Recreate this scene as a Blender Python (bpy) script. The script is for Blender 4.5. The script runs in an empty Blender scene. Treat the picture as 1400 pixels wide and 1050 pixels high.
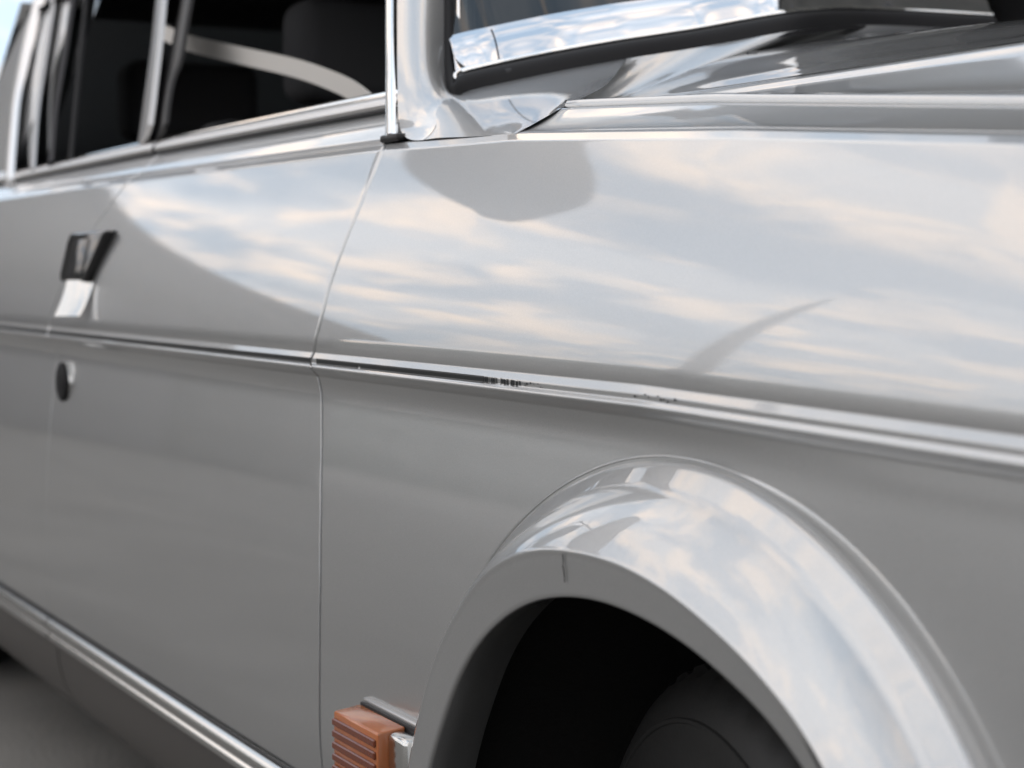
import bpy, bmesh, math, random
import numpy as np
from mathutils import Vector
R = math.radians
random.seed(7)
scene = bpy.context.scene

# ---------------------------------------------------------------- camera
CH = 0.78                                   # lens height above the ground
CD = 0.632                                  # lens distance from the body side
FPX = 2500.0                                # focal length in pixels of a 1400 px wide picture
YAW = math.atan(1360 / FPX)
PITCH = math.atan((525 - 375) / FPX)
cam_d = bpy.data.cameras.new('camera'); cam = bpy.data.objects.new('camera', cam_d)
scene.collection.objects.link(cam); scene.camera = cam
cam.location = (0, -CD, CH)
fw = Vector((-math.cos(YAW) * math.cos(PITCH), math.sin(YAW) * math.cos(PITCH), -math.sin(PITCH)))
cam.rotation_euler = fw.to_track_quat('-Z', 'Y').to_euler()
cam_d.sensor_width = 36; cam_d.lens = 36 * FPX / 1400
cam_d.clip_start = 0.02; cam_d.clip_end = 3000
cam_d.dof.use_dof = True; cam_d.dof.focus_distance = 1.42
cam_d.dof.aperture_fstop = cam_d.lens / 10.5
cam_d.dof.aperture_blades = 8

# ---------------------------------------------------------------- sky and sun
SUN_EL, SUN_AZ = R(14), R(-20)
world = bpy.data.worlds.new('World'); scene.world = world; world.use_nodes = True
nt = world.node_tree; nt.nodes.clear()
def wn(t, **k):
    n = nt.nodes.new(t)
    for a, b in k.items(): setattr(n, a, b)
    return n
L = nt.links.new
def wmath(op, a, b=None, c=None):
    n = wn('ShaderNodeMath', operation=op)
    for i, v in enumerate((a, b, c)):
        if v is None: continue
        if isinstance(v, (int, float)): n.inputs[i].default_value = v
        else: L(v, n.inputs[i])
    return n.outputs[0]
sky = wn('ShaderNodeTexSky', sky_type='NISHITA', sun_disc=False)
sky.sun_elevation = SUN_EL; sky.sun_rotation = SUN_AZ
sky.air_density = 1.0; sky.dust_density = 2.0
tc = wn('ShaderNodeTexCoord'); sp = wn('ShaderNodeSeparateXYZ'); L(tc.outputs['Generated'], sp.inputs[0])
den = wmath('ADD', wmath('MAXIMUM', sp.outputs[2], 0.0), 0.26)
cv = wn('ShaderNodeCombineXYZ')
L(wmath('DIVIDE', sp.outputs[0], den), cv.inputs[0]); L(wmath('DIVIDE', sp.outputs[1], den), cv.inputs[1])
def wnoise(scale, detail, rough, dist, off):
    m = wn('ShaderNodeMapping'); m.inputs['Location'].default_value = off; L(cv.outputs[0], m.inputs[0])
    n = wn('ShaderNodeTexNoise'); n.inputs['Scale'].default_value = scale; n.inputs['Detail'].default_value = detail
    n.inputs['Roughness'].default_value = rough; n.inputs['Distortion'].default_value = dist
    L(m.outputs[0], n.inputs['Vector']); return n.outputs[0]
def wramp(fac, stops):
    r = wn('ShaderNodeValToRGB'); r.color_ramp.interpolation = 'EASE'
    el = r.color_ramp.elements
    while len(el) < len(stops): el.new(0.5)
    for e, (p, c) in zip(el, stops): e.position = p; e.color = (c, c, c, 1) if isinstance(c, float) else (*c, 1)
    L(fac, r.inputs[0]); return r.outputs[0]
SKYV = 1.0
big = wnoise(2.1, 9, 0.58, 0.35, (3.1, 1.7, 0)); fine = wnoise(5.0, 9, 0.62, 0.5, (8.2, 4.4, 2.0))
cover = wramp(big, [(0.43, 0.0), (0.58, 1.0)])
light = wramp(fine, [(0.45, 0.0), (0.64, 1.0)])
def wmix(f, a, b, mode='MIX'):
    n = wn('ShaderNodeMix', data_type='RGBA', blend_type=mode)
    if isinstance(f, float): n.inputs[0].default_value = f
    else: L(f, n.inputs[0])
    for v, i in ((a, 6), (b, 7)):
        if isinstance(v, tuple): n.inputs[i].default_value = (*v, 1)
        else: L(v, n.inputs[i])
    return n.outputs[2]
CLD_D = (8.6, 11.0, 13.8); CLD_M = (13.5, 14.2, 15.2); CLD_B = (27.0, 21.2, 16.4)
base = wmix(0.25, CLD_D, sky.outputs[0])
cl = wmix(cover, base, CLD_M)
cl = wmix(wmath('MULTIPLY', light, wramp(big, [(0.36, 0.25), (0.55, 1.0)])), cl, CLD_B)
bg = wn('ShaderNodeBackground'); bg.inputs[1].default_value = 0.10; L(cl, bg.inputs[0])
wo = wn('ShaderNodeOutputWorld'); L(bg.outputs[0], wo.inputs[0])

sun_d = bpy.data.lights.new('sun', 'SUN'); sun_d.energy = 0.7; sun_d.angle = R(14); sun_d.color = (1.0, 0.9, 0.78)
sun = bpy.data.objects.new('sun', sun_d); scene.collection.objects.link(sun)
sd = Vector((math.sin(SUN_AZ) * math.cos(SUN_EL), math.cos(SUN_AZ) * math.cos(SUN_EL), math.sin(SUN_EL)))
sun.rotation_euler = (-sd).to_track_quat('-Z', 'Y').to_euler()
scene.view_settings.view_transform = 'Standard'; scene.view_settings.look = 'None'
scene.view_settings.exposure = 0.14; scene.view_settings.gamma = 1.0
scene.cycles.max_bounces = 8; scene.cycles.glossy_bounces = 5; scene.cycles.transparent_max_bounces = 10
scene.cycles.caustics_reflective = False; scene.cycles.caustics_refractive = False

# ---------------------------------------------------------------- measuring helper: a sight line of the survey meets a plane y = const
F_ = np.array([-math.cos(YAW) * math.cos(PITCH), math.sin(YAW) * math.cos(PITCH), -math.sin(PITCH)])
R_ = np.array([math.sin(YAW), math.cos(YAW), 0.0]); U_ = np.cross(R_, F_)
def at(u, v, y):
    d = F_ + R_ * (u - 700) / FPX + U_ * (525 - v) / FPX
    t = (y + CD) / d[1]
    return np.array([0, -CD, CH]) + t * d
def lerp(a, b, t): return a + (b - a) * t

# ---------------------------------------------------------------- materials
def mat(name, col, rough=0.5, metal=0.0, coat=0.0, ior=1.5, spec=0.5, coat_rough=0.02, coat_ior=1.5):
    m = bpy.data.materials.new(name); m.use_nodes = True
    b = m.node_tree.nodes['Principled BSDF']
    b.inputs['Base Color'].default_value = (*col, 1); b.inputs['Roughness'].default_value = rough
    b.inputs['Metallic'].default_value = metal; b.inputs['Coat Weight'].default_value = coat
    b.inputs['Coat Roughness'].default_value = coat_rough; b.inputs['Coat IOR'].default_value = coat_ior
    b.inputs['IOR'].default_value = ior; b.inputs['Specular IOR Level'].default_value = spec
    return m
def noise_node(m, scale, detail=4, rough=0.55, stretch=None):
    n = m.node_tree; t = n.nodes.new('ShaderNodeTexCoord'); mp = n.nodes.new('ShaderNodeMapping')
    if stretch: mp.inputs['Scale'].default_value = stretch
    n.links.new(t.outputs['Object'], mp.inputs[0])
    x = n.nodes.new('ShaderNodeTexNoise'); x.inputs['Scale'].default_value = scale
    x.inputs['Detail'].default_value = detail; x.inputs['Roughness'].default_value = rough
    n.links.new(mp.outputs[0], x.inputs['Vector']); return x.outputs[0]
def colour_vary(m, scale, c1, c2, lo=0.35, hi=0.65, detail=5):
    n = m.node_tree; f = noise_node(m, scale, detail); r = n.nodes.new('ShaderNodeValToRGB')
    r.color_ramp.elements[0].position = lo; r.color_ramp.elements[1].position = hi
    r.color_ramp.elements[0].color = (*c1, 1); r.color_ramp.elements[1].color = (*c2, 1)
    n.links.new(f, r.inputs[0]); n.links.new(r.outputs[0], n.nodes['Principled BSDF'].inputs['Base Color'])
def bump(m, scale, strength, dist, detail=3, to=('Normal',), stretch=None, prev=None):
    n = m.node_tree; f = noise_node(m, scale, detail, stretch=stretch); b = n.nodes.new('ShaderNodeBump')
    b.inputs['Strength'].default_value = strength; b.inputs['Distance'].default_value = dist
    n.links.new(f, b.inputs['Height'])
    if prev is not None: n.links.new(prev, b.inputs['Normal'])
    for k in to: n.links.new(b.outputs[0], n.nodes['Principled BSDF'].inputs[k])
    return b.outputs[0]

M = {}
M['paint'] = mat('silver_paint', (0.42, 0.42, 0.418), 0.34, 0.85, coat=1.0, coat_rough=0.005, coat_ior=1.7)
colour_vary(M['paint'], 1400, (0.392, 0.400, 0.404), (0.462, 0.470, 0.474), 0.3, 0.7, 2)
# metal flake in the base coat, faint orange peel in the lacquer
_n = M['paint'].node_tree
bump(M['paint'], 2200, 0.25, 0.0004, 1, to=('Normal',))
b1 = bump(M['paint'], 420, 0.05, 0.00012, 1, to=())
bump(M['paint'], 7, 0.10, 0.0005, 1, to=('Coat Normal',), prev=b1)
def rough_vary(m, scale, a, b, sock='Coat Roughness', lo=.4, hi=.7):
    n = m.node_tree; f = noise_node(m, scale, 6); r = n.nodes.new('ShaderNodeMapRange')
    r.inputs[1].default_value = lo; r.inputs[2].default_value = hi; r.inputs[3].default_value = a; r.inputs[4].default_value = b
    n.links.new(f, r.inputs[0]); n.links.new(r.outputs[0], n.nodes['Principled BSDF'].inputs[sock])
rough_vary(M['paint'], 22, 0.003, 0.022)
M['chrome'] = mat('chrome', (0.78, 0.78, 0.77), 0.06, 1.0)
bump(M['chrome'], 60, 0.2, 0.0003, 2)
M['satin_trim'] = mat('satin_trim', (0.74, 0.73, 0.72), 0.33, 1.0); bump(M['satin_trim'], 90, 0.2, 0.0002, 2)
M['bright_trim'] = mat('bright_trim', (0.60, 0.61, 0.63), 0.10, 1.0)
bump(M['bright_trim'], 9, 0.08, 0.0004, 1)
M['dull_chrome'] = mat('aged_chrome', (0.55, 0.55, 0.54), 0.18, 1.0)
bump(M['dull_chrome'], 90, 0.3, 0.0003, 3)
M['rubber'] = mat('black_rubber', (0.012, 0.012, 0.013), 0.42, spec=0.3); bump(M['rubber'], 300, 0.3, 0.0004)
M['black'] = mat('satin_black', (0.006, 0.006, 0.007), 0.6, spec=0.2); bump(M['black'], 80, 0.2, 0.0006)
M['plastic'] = mat('gloss_black', (0.012, 0.012, 0.013), 0.14, spec=0.6); bump(M['plastic'], 120, 0.1, 0.0003)
M['tyre'] = mat('tyre_rubber', (0.014, 0.014, 0.014), 0.55, spec=0.35); bump(M['tyre'], 160, 0.4, 0.0006)
M['rocker'] = mat('dark_sill', (0.045, 0.041, 0.038), 0.38, spec=0.5); bump(M['rocker'], 260, 0.5, 0.0006)  # rocker tone, darker and browner than the body paint
M['rim'] = mat('wheel_alloy', (0.42, 0.42, 0.42), 0.35, 0.9); bump(M['rim'], 200, 0.1, 0.0003)
M['cloth'] = mat('dark_upholstery', (0.06, 0.06, 0.064), 0.85, spec=0.15); bump(M['cloth'], 400, 0.5, 0.001)
M['underseal'] = mat('underseal', (0.010, 0.010, 0.010), 0.8, spec=0.2); bump(M['underseal'], 140, 0.6, 0.002)
M['amber'] = mat('amber_lens', (0.50, 0.17, 0.065), 0.10, spec=0.6)
a = M['amber'].node_tree.nodes['Principled BSDF']
a.inputs['Transmission Weight'].default_value = 0.25
a.inputs['Subsurface Weight'].default_value = 0.3; a.inputs['Subsurface Radius'].default_value = (0.01, 0.003, 0.001)
bump(M['amber'], 45, 0.25, 0.0008)
M['amber_dark'] = mat('amber_ribbed_glass', (0.13, 0.030, 0.012), 0.15, spec=0.6); bump(M['amber_dark'], 100, 0.25, 0.0006)
M['stripe'] = mat('black_stripe', (0.010, 0.012, 0.013), 0.35, spec=0.35); bump(M['stripe'], 300, 0.2, 0.0002)
M['belt'] = mat('pale_webbing', (0.55, 0.53, 0.50), 0.8, spec=0.2); bump(M['belt'], 500, 0.3, 0.0005)
def glass(name, tint, coatcol=(1, 1, 1)):
    m = bpy.data.materials.new(name); m.use_nodes = True; n = m.node_tree; n.nodes.clear()
    o = n.nodes.new('ShaderNodeOutputMaterial'); g = n.nodes.new('ShaderNodeBsdfGlossy'); t = n.nodes.new('ShaderNodeBsdfTransparent')
    fr = n.nodes.new('ShaderNodeFresnel'); fr.inputs[0].default_value = 1.5
    mx = n.nodes.new('ShaderNodeMixShader'); g.inputs['Roughness'].default_value = 0.01; g.inputs['Color'].default_value = (*coatcol, 1)
    t.inputs[0].default_value = (*tint, 1)
    tcx = n.nodes.new('ShaderNodeTexCoord'); x = n.nodes.new('ShaderNodeTexNoise'); x.inputs['Scale'].default_value = 6
    n.links.new(tcx.outputs['Object'], x.inputs['Vector']); b = n.nodes.new('ShaderNodeBump'); b.inputs['Strength'].default_value = 0.1
    b.inputs['Distance'].default_value = 0.001; n.links.new(x.outputs[0], b.inputs['Height']); n.links.new(b.outputs[0], g.inputs['Normal'])
    n.links.new(fr.outputs[0], mx.inputs[0]); n.links.new(t.outputs[0], mx.inputs[1]); n.links.new(g.outputs[0], mx.inputs[2])
    n.links.new(mx.outputs[0], o.inputs[0]); return m
M['glass'] = glass('tinted_glass', (0.22, 0.24, 0.23))
M['asphalt'] = mat('asphalt', (0.10, 0.10, 0.095), 0.85, spec=0.3)
colour_vary(M['asphalt'], 1.6, (0.140, 0.135, 0.126), (0.200, 0.193, 0.180)); bump(M['asphalt'], 90, 0.6, 0.004)
M['render_wall'] = mat('rendered_wall', (0.10, 0.10, 0.095), 0.9, spec=0.2)
colour_vary(M['render_wall'], 0.8, (0.085, 0.088, 0.084), (0.12, 0.12, 0.113)); bump(M['render_wall'], 30, 0.4, 0.01)
M['tiles'] = mat('roof_tile', (0.08, 0.075, 0.07), 0.8, spec=0.3)
colour_vary(M['tiles'], 3, (0.06, 0.057, 0.053), (0.10, 0.092, 0.085)); bump(M['tiles'], 14, 0.6, 0.03)
M['leaf'] = mat('foliage', (0.05, 0.065, 0.03), 0.75, spec=0.3)
colour_vary(M['leaf'], 0.7, (0.05, 0.065, 0.055), (0.11, 0.125, 0.115))
M['post'] = mat('galvanised_post', (0.14, 0.14, 0.145), 0.55, 0.3); bump(M['post'], 40, 0.2, 0.001)
M['post2'] = mat('dark_post', (0.025, 0.025, 0.03), 0.55, 0.0); bump(M['post2'], 40, 0.2, 0.001)
M['canvas'] = mat('grey_canvas', (0.17, 0.168, 0.165), 0.9, spec=0.2); colour_vary(M['canvas'], 2.2, (0.15, 0.148, 0.145), (0.20, 0.197, 0.192))
bump(M['canvas'], 60, 0.3, 0.003)

# ---------------------------------------------------------------- mesh helpers
def link(o, parent=None):
    scene.collection.objects.link(o)
    if parent is not None: o.parent = parent
    return o
def mesh_obj(name, verts, faces, m, parent=None, smooth=True):
    me = bpy.data.meshes.new(name); me.from_pydata([tuple(map(float, v)) for v in verts], [], faces)
    me.materials.append(M[m] if isinstance(m, str) else m); me.update()
    if smooth: me.polygons.foreach_set('use_smooth', [True] * len(me.polygons))
    return link(bpy.data.objects.new(name, me), parent)
def grid(name, P, m, parent=None, keep=None, flip=False, close_u=False, smooth=True):
    """P: array rows x cols x 3 ; keep(x, y, z) says whether a face stays."""
    P = np.asarray(P); nr, nc = P.shape[:2]; faces = []
    for i in range(nr - 1 + (1 if close_u else 0)):
        k = (i + 1) % nr
        for j in range(nc - 1):
            f = (i * nc + j, i * nc + j + 1, k * nc + j + 1, k * nc + j)
            if keep:
                c = (P[i, j] + P[i, j + 1] + P[k, j + 1] + P[k, j]) / 4
                if not keep(c): continue
            faces.append(f[::-1] if flip else f)
    return mesh_obj(name, P.reshape(-1, 3), faces, m, parent, smooth)
def cr(pts, n):
    """Catmull-Rom through pts (k x d), n samples."""
    pts = np.asarray(pts, float); k = len(pts)
    e = np.vstack([2 * pts[0] - pts[1], pts, 2 * pts[-1] - pts[-2]])
    t = np.linspace(0, k - 1, n); out = []
    for q in t:
        i = min(int(q), k - 2); f = q - i
        p0, p1, p2, p3 = e[i], e[i + 1], e[i + 2], e[i + 3]
        out.append(0.5 * ((2 * p1) + (-p0 + p2) * f + (2 * p0 - 5 * p1 + 4 * p2 - p3) * f * f + (-p0 + 3 * p1 - 3 * p2 + p3) * f ** 3))
    return np.array(out)
def sweep(name, path, section, m, parent=None, up=(0, 0, 1), close=True, scales=None, cap=True):
    """section: list of (side, up) offsets swept along path."""
    path = np.asarray(path, float); n = len(path); rows = []
    up = np.array(up, float)
    for i in range(n):
        t = path[min(i + 1, n - 1)] - path[max(i - 1, 0)]; t /= np.linalg.norm(t)
        s = np.cross(t, up); s /= np.linalg.norm(s); w = np.cross(s, t)
        k = 1 if scales is None else scales[i]
        rows.append([path[i] + (a * s + b * w) * k for a, b in section])
    rows = np.array(rows)
    ns = len(section); faces = []
    for i in range(n - 1):
        for j in range(ns if close else ns - 1):
            j2 = (j + 1) % ns
            faces.append((i * ns + j, i * ns + j2, (i + 1) * ns + j2, (i + 1) * ns + j))
    if cap and close:
        faces.append(tuple(range(ns - 1, -1, -1))); faces.append(tuple(range((n - 1) * ns, n * ns)))
    o = mesh_obj(name, rows.reshape(-1, 3), faces, m, parent)
    auto_sharp(o); return o
def auto_sharp(o, deg=50):
    bm = bmesh.new(); bm.from_mesh(o.data); bmesh.ops.recalc_face_normals(bm, faces=bm.faces)
    for e in bm.edges:
        if len(e.link_faces) == 2 and e.calc_face_angle(0) > R(deg): e.smooth = False
    bm.to_mesh(o.data); bm.free()
def circle(r, n=14, sx=1, sy=1): return [(r * sx * math.cos(2 * PI * k / n), r * sy * math.sin(2 * PI * k / n)) for k in range(n)]
PI = math.pi
def bevel_box(name, lo, hi, m, parent=None, b=0.003, seg=2, shape=None):
    bm = bmesh.new(); bmesh.ops.create_cube(bm, size=1)
    for v in bm.verts:
        v.co = Vector([(lo[i] + hi[i]) / 2 + v.co[i] * (hi[i] - lo[i]) for i in range(3)])
        if shape: v.co = Vector(shape(v.co))
    bmesh.ops.bevel(bm, geom=bm.edges[:], offset=b, segments=seg, affect='EDGES', profile=0.5)
    me = bpy.data.meshes.new(name); bm.to_mesh(me); bm.free(); me.materials.append(M[m])
    me.polygons.foreach_set('use_smooth', [True] * len(me.polygons))
    o = link(bpy.data.objects.new(name, me), parent); auto_sharp(o, 35); return o
def lathe(name, prof, centre, m, parent=None, seg=96, axis='y', a0=0, a1=2 * PI):
    full = abs(a1 - a0 - 2 * PI) < 1e-6
    A = np.linspace(a0, a1, seg + 1); rows = []
    for t in A: rows.append([(centre[0] + r * math.cos(t), centre[1] + y, centre[2] + r * math.sin(t)) for r, y in prof])
    o = grid(name, np.array(rows), m, parent)
    bm = bmesh.new(); bm.from_mesh(o.data); bmesh.ops.remove_doubles(bm, verts=bm.verts, dist=1e-6); bm.to_mesh(o.data); bm.free()
    auto_sharp(o, 40); return o
def tag(o, label=None, cat=None, group=None, kind=None):
    for k, v in (('label', label), ('category', cat), ('group', group), ('kind', kind)):
        if v: o[k] = v
    return o
def empty(name, loc=(0, 0, 0)):
    o = bpy.data.objects.new(name, None); o.location = loc; o.empty_display_size = 0.2
    return link(o)

# ---------------------------------------------------------------- the setting
def sheet(name, x0, x1, y0, y1, z, m, n=2):
    P = np.array([[(x, y, z) for x in np.linspace(x0, x1, n)] for y in np.linspace(y0, y1, n)])
    return grid(name, P, m, smooth=False)
tag(sheet('road', -900, 900, -900, 900, 0, 'asphalt'), 'grey asphalt road under the car', kind='structure')


def box(name, lo, hi, m, parent=None):
    v = [(x, y, z) for z in (lo[2], hi[2]) for y in (lo[1], hi[1]) for x in (lo[0], hi[0])]
    return mesh_obj(name, v, [(0, 2, 3, 1), (4, 5, 7, 6), (0, 1, 5, 4), (2, 6, 7, 3), (0, 4, 6, 2), (1, 3, 7, 5)], m, parent, smooth=False)
def prism_roof(name, x0, x1, y0, y1, ze, zr, yr, m, parent, over=.25):
    v = []
    for x in (x0 - over, x1 + over):
        k = (zr - ze) / (yr - y0)
        v += [(x, y0 - over, ze - over * k), (x, yr, zr), (x, y1 + over, ze - over * k), (x, y1 + over, ze - over * k - .12), (x, yr, zr - .12), (x, y0 - over, ze - over * k - .12)]
    f = [(0, 1, 2, 3, 4, 5), (11, 10, 9, 8, 7, 6)] + [(i, i + 6, (i + 1) % 6 + 6, (i + 1) % 6) for i in range(6)]
    return mesh_obj(name, v, f, m, parent, smooth=False)
def window(parent, c, w, h, axis):
    x, y, z = c
    if axis == 'x':
        f = box('window', (x, y - w / 2, z), (x + .05, y + w / 2, z + h), 'post', parent); box('pane', (x + .051, y - w / 2 + .07, z + .07), (x + .056, y + w / 2 - .07, z + h - .07), 'plastic', f)
    else:
        f = box('window', (x - w / 2, y - .05, z), (x + w / 2, y, z + h), 'post', parent); box('pane', (x - w / 2 + .07, y - .056, z + .07), (x + w / 2 - .07, y - .051, z + h - .07), 'plastic', f)
# things across the street that the lacquer mirrors
g_ = tag(empty('garage', (-16, -2, 0)), 'low gabled garage mirrored as grey slope in the front door', 'garage')
def gp(o): o.location = (16, 2, 0); return o
mesh_body = mesh_obj('wall', [(x + 16, y + 2, z) for x in (-22, -16) for y, z in ((-6.2, 0), (-6.2, 2.32), (-1.8, 4.35), (2.6, 2.32), (2.6, 0))],
         [(0, 1, 2, 3, 4), (9, 8, 7, 6, 5)] + [(i, i + 5, (i + 1) % 5 + 5, (i + 1) % 5) for i in range(5)], 'render_wall', g_, smooth=False)
gp(prism_roof('roof', -22, -16, -6.2, 2.6, 2.36, 4.44, -1.8, 'tiles', g_))
gp(box('door', (-15.995, -4.6, .02), (-15.95, -1.9, 2.1), 'post', g_))
h_ = tag(empty('tall_house', (-28, 2, 0)), 'tall grey house mirrored at the far left end of the car', 'house')
gh = lambda o: (setattr(o, 'location', (28, -2, 0)), o)[1]
gh(box('wall', (-33, -2.75, 0), (-24, -1.0, 10.5), 'render_wall', h_)); gh(prism_roof('roof', -33, -24, -2.75, -1.0, 10.5, 11.5, -1.9, 'tiles', h_))
n_ = tag(empty('long_house', (-10, 9, 0)), 'long two storey house beyond the car, mirrored in the bonnet', 'house')
gn = lambda o: (setattr(o, 'location', (10, -9, 0)), o)[1]
gn(box('wall', (-23, 5.2, 0), (3, 13, 8.0), 'render_wall', n_)); 
gn(box('eaves', (-23.3, 4.8, 8.0), (3.3, 13.3, 8.25), 'post', n_))
for k in range(8):
    for z in (1.0, 3.9):
        f = box('window', (-21.5 + 3.0 * k, 5.15, z), (-20.1 + 3.0 * k, 5.199, z + 1.5), 'post', n_); f.location = (10, -9, 0)
        box('pane', (-21.42 + 3.0 * k, 5.14, z + .08), (-20.18 + 3.0 * k, 5.149, z + 1.42), 'plastic', f)
# lamp column
p_ = tag(lathe('lamp_column', [(.0, 5.85)][:0] + [(.20, 0.0), (.16, .8), (.14, .82), (.11, 3.0), (.05, 5.2), (.006, 5.8), (0.0, 5.82)], (0, 0, 0), 'post2', None, seg=20),
         'slim tapering lamp column mirrored as a dark streak in the fender', 'lamp column')
p_.data.transform(__import__('mathutils').Matrix.Rotation(R(90), 4, 'X')); p_.location = (-10.85, -6.7, 0)
# added canopy on an invented mast, shaped for its grey reflection in the paint
edge = [(-6.6, -.85), (-7.3, -1.15), (-7.8, -1.5), (-8.05, -2.0), (-8.1, -2.4), (-7.85, -2.55), (-7.0, -2.25), (-6.5, -2.0), (-6.05, -1.62), (-5.75, -1.25), (-5.35, -.80), (-5.1, -.45), (-5.4, -.25), (-5.9, -.45)]
ep = cr(edge + [edge[0]], 120)[:-1]; cx_ = ep.mean(0)
vs = []; nn_ = len(ep)
for zz in (3.62, 3.60):
    for k in (1.0, .75, .5, .25):
        vs += [(cx_[0] + (x - cx_[0]) * k, cx_[1] + (y - cx_[1]) * k, zz + .10 * (1 - k)) for x, y in ep]
fs = []
for b_ in (0, 4):
    for r_ in range(3):
        for i in range(nn_):
            q = [(b_ + r_) * nn_ + i, (b_ + r_) * nn_ + (i + 1) % nn_, (b_ + r_ + 1) * nn_ + (i + 1) % nn_, (b_ + r_ + 1) * nn_ + i]; fs.append(q)
    fs.append([(b_ + 3) * nn_ + i for i in range(nn_)])
for i in range(nn_): fs.append([i, (i + 1) % nn_, 4 * nn_ + (i + 1) % nn_, 4 * nn_ + i])
par = tag(empty('added_canopy', (-8.7, -.1, 0)), 'added unseen grey canopy, shaped to mirror as the rounded grey patch below the windscreen', 'added canopy')
cp = lambda o: (setattr(o, 'location', (8.7, .1, 0)), o)[1]
cp(mesh_obj('canopy', vs, fs, 'canvas', par))
cp(sweep('mast', np.array([(-8.7, -.1, z) for z in np.linspace(0, 4.1, 8)]), circle(.035, 12), 'post', par, up=(1, 0, 0)))
cp(sweep('arm', np.array([(-8.7, -.1, 4.05), (-7.9, -.7, 3.98), (-6.9, -1.35, 3.76)]), circle(.025, 10), 'post', par))
cp(box('base_plate', (-9.1, -.5, 0), (-8.3, .3, .08), 'post', par))
# low wooded rise all round
P = []
rng = np.random.RandomState(3)
ph = rng.rand(14) * 6.28
for k, (d, h) in enumerate(((58, -0.5), (60, .55), (62, .85), (66, 1.0), (90, .9), (120, -.2))):
    row = []
    for a in np.linspace(0, 2 * PI, 361):
        hh = 3.9 + sum(.55 / (1 + .25 * q) * math.sin((q * 2.7 + 3) * a + ph[q]) for q in range(14)) * .8
        row.append((d * math.cos(a) - 2, d * math.sin(a), h * hh))
    P.append(row)
tag(grid('wooded_hill', np.array(P), 'leaf'), 'low dark wooded rise on the horizon', kind='structure')

# ---------------------------------------------------------------- the car
car = empty('silver_sedan', (0, 0, 0))
tag(car, 'silver vintage sedan with flared front wheel arch and chrome trim', 'car')

def zs(X):      # height of the shoulder line
    return CH + np.interp(X, [-3.6, -2.6, -1.55, -1.29, -0.99, -0.72, -0.2], [0.128, 0.126, 0.1185, 0.1115, 0.0935, 0.072, 0.022])
def ys(X): return np.interp(X, [-1.55, -0.72, -0.2], [0.070, 0.070, 0.085])
def dzc(X): return np.interp(X, [-1.3, -1.0, -0.65, -0.2], [0.0, -0.0005, -0.0075, -0.018])   # the belt crease drops a little to the front
def yoff(X):    # plan curve of the car's side: nose and tail turn in
    return 0.10 * np.clip((X + 0.62) / 0.55, 0, 1) ** 2 + 0.16 * np.clip((-X - 3.3) / 1.3, 0, 1) ** 2
TOP = 26
def fillet(pts, r, n=4):
    """round the corners of an open polyline (y, z) and add guard points so flats stay flat."""
    pts = [np.array(p, float) for p in pts]; out = [pts[0]]
    for i in range(1, len(pts) - 1):
        a, b, c = pts[i - 1], pts[i], pts[i + 1]; rr = r[i] if isinstance(r, (list, tuple)) else r
        la, lc = np.linalg.norm(a - b), np.linalg.norm(c - b); d = min(rr, la * .45, lc * .45)
        p, q = b + (a - b) / la * d, b + (c - b) / lc * d
        for k in range(n + 1):
            t = k / n; out.append((1 - t) ** 2 * p + 2 * t * (1 - t) * b + t * t * q)
    out.append(pts[-1]); return out
def side_profile(X):
    """(y, z) from the shoulder down to the sill at station X; always the same number of points."""
    zc = CH - 0.063 + dzc(X); z1 = zs(X); y1 = ys(X); H = z1 - zc
    y0 = 0.0075
    a = math.tan(R(8)); b = (y1 - y0 - a * H) / (H * H)
    up = []
    for k in range(TOP + 1):
        h = H * (1 - k / TOP); up.append(np.array([y0 + a * h + b * h * h, zc + h]))
    c = [up[-1], (0.0083, zc - 0.0082), (0.0062, zc - 0.0142), (0.0064, zc - 0.0180), (0.0040, zc - 0.0206), (0.0040, zc - 0.0230), (0.0165, zc - 0.0305)]
    cc = fillet(c, [0, .0008, .0010, .0008, .0012, .0012, 0], 4)
    # hollow under the crease, then the slightly swelling lower side
    k = float(np.interp(X, [-1.15, -0.85], [0.55, 0.22]))
    A_ = [(0.0165, zc - 0.0305), (0.0178, zc - 0.042), (0.0172, zc - 0.053), (0.0155, zc - 0.070), (0.0125, zc - 0.105), (0.0090, zc - 0.15), (0.0035, zc - 0.22), (0.0, zc - 0.30)]
    B_ = [(0.0165, zc - 0.0305), (0.0195, zc - 0.041), (0.0200, zc - 0.052), (0.0175, zc - 0.068), (0.0115, zc - 0.105), (0.0055, zc - 0.15), (0.0010, zc - 0.22), (0.0, zc - 0.30)]
    fl = float(np.interp(X, [-1.05, -0.75], [1.0, 0.35]))      # flatter towards the nose
    A_ = [A_[0]] + [(0.0150 + (a[0] - 0.0150) * fl, a[1]) for a in A_[1:]]; B_ = [B_[0]] + [(0.0150 + (a[0] - 0.0150) * fl, a[1]) for a in B_[1:]]
    lo = cr([(a[0] * (1 - k) + b[0] * k, a[1]) for a, b in zip(A_, B_)] + [(0.0150 * (1 - fl), zc - 0.36), (0.004 + 0.0150 * (1 - fl), zc - 0.41)], 60)
    return np.array(up[:-1] + [np.array(p) for p in cc] + list(lo[1:]))
def tabled(fn, x0=-4.7, x1=0.1, step=0.01):
    # sample a station function once and interpolate: the body has a few hundred thousand look-ups
    xs = np.arange(x0, x1 + step, step); T = np.array([np.array([tuple(p) for p in fn(x)], float) for x in xs])
    def g(X):
        q = min(max((X - x0) / step, 0), len(xs) - 1.001); i = int(q); f = q - i
        return T[i] * (1 - f) + T[i + 1] * f
    return g
side_profile = tabled(side_profile)
NP = len(side_profile(-1.0))
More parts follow.
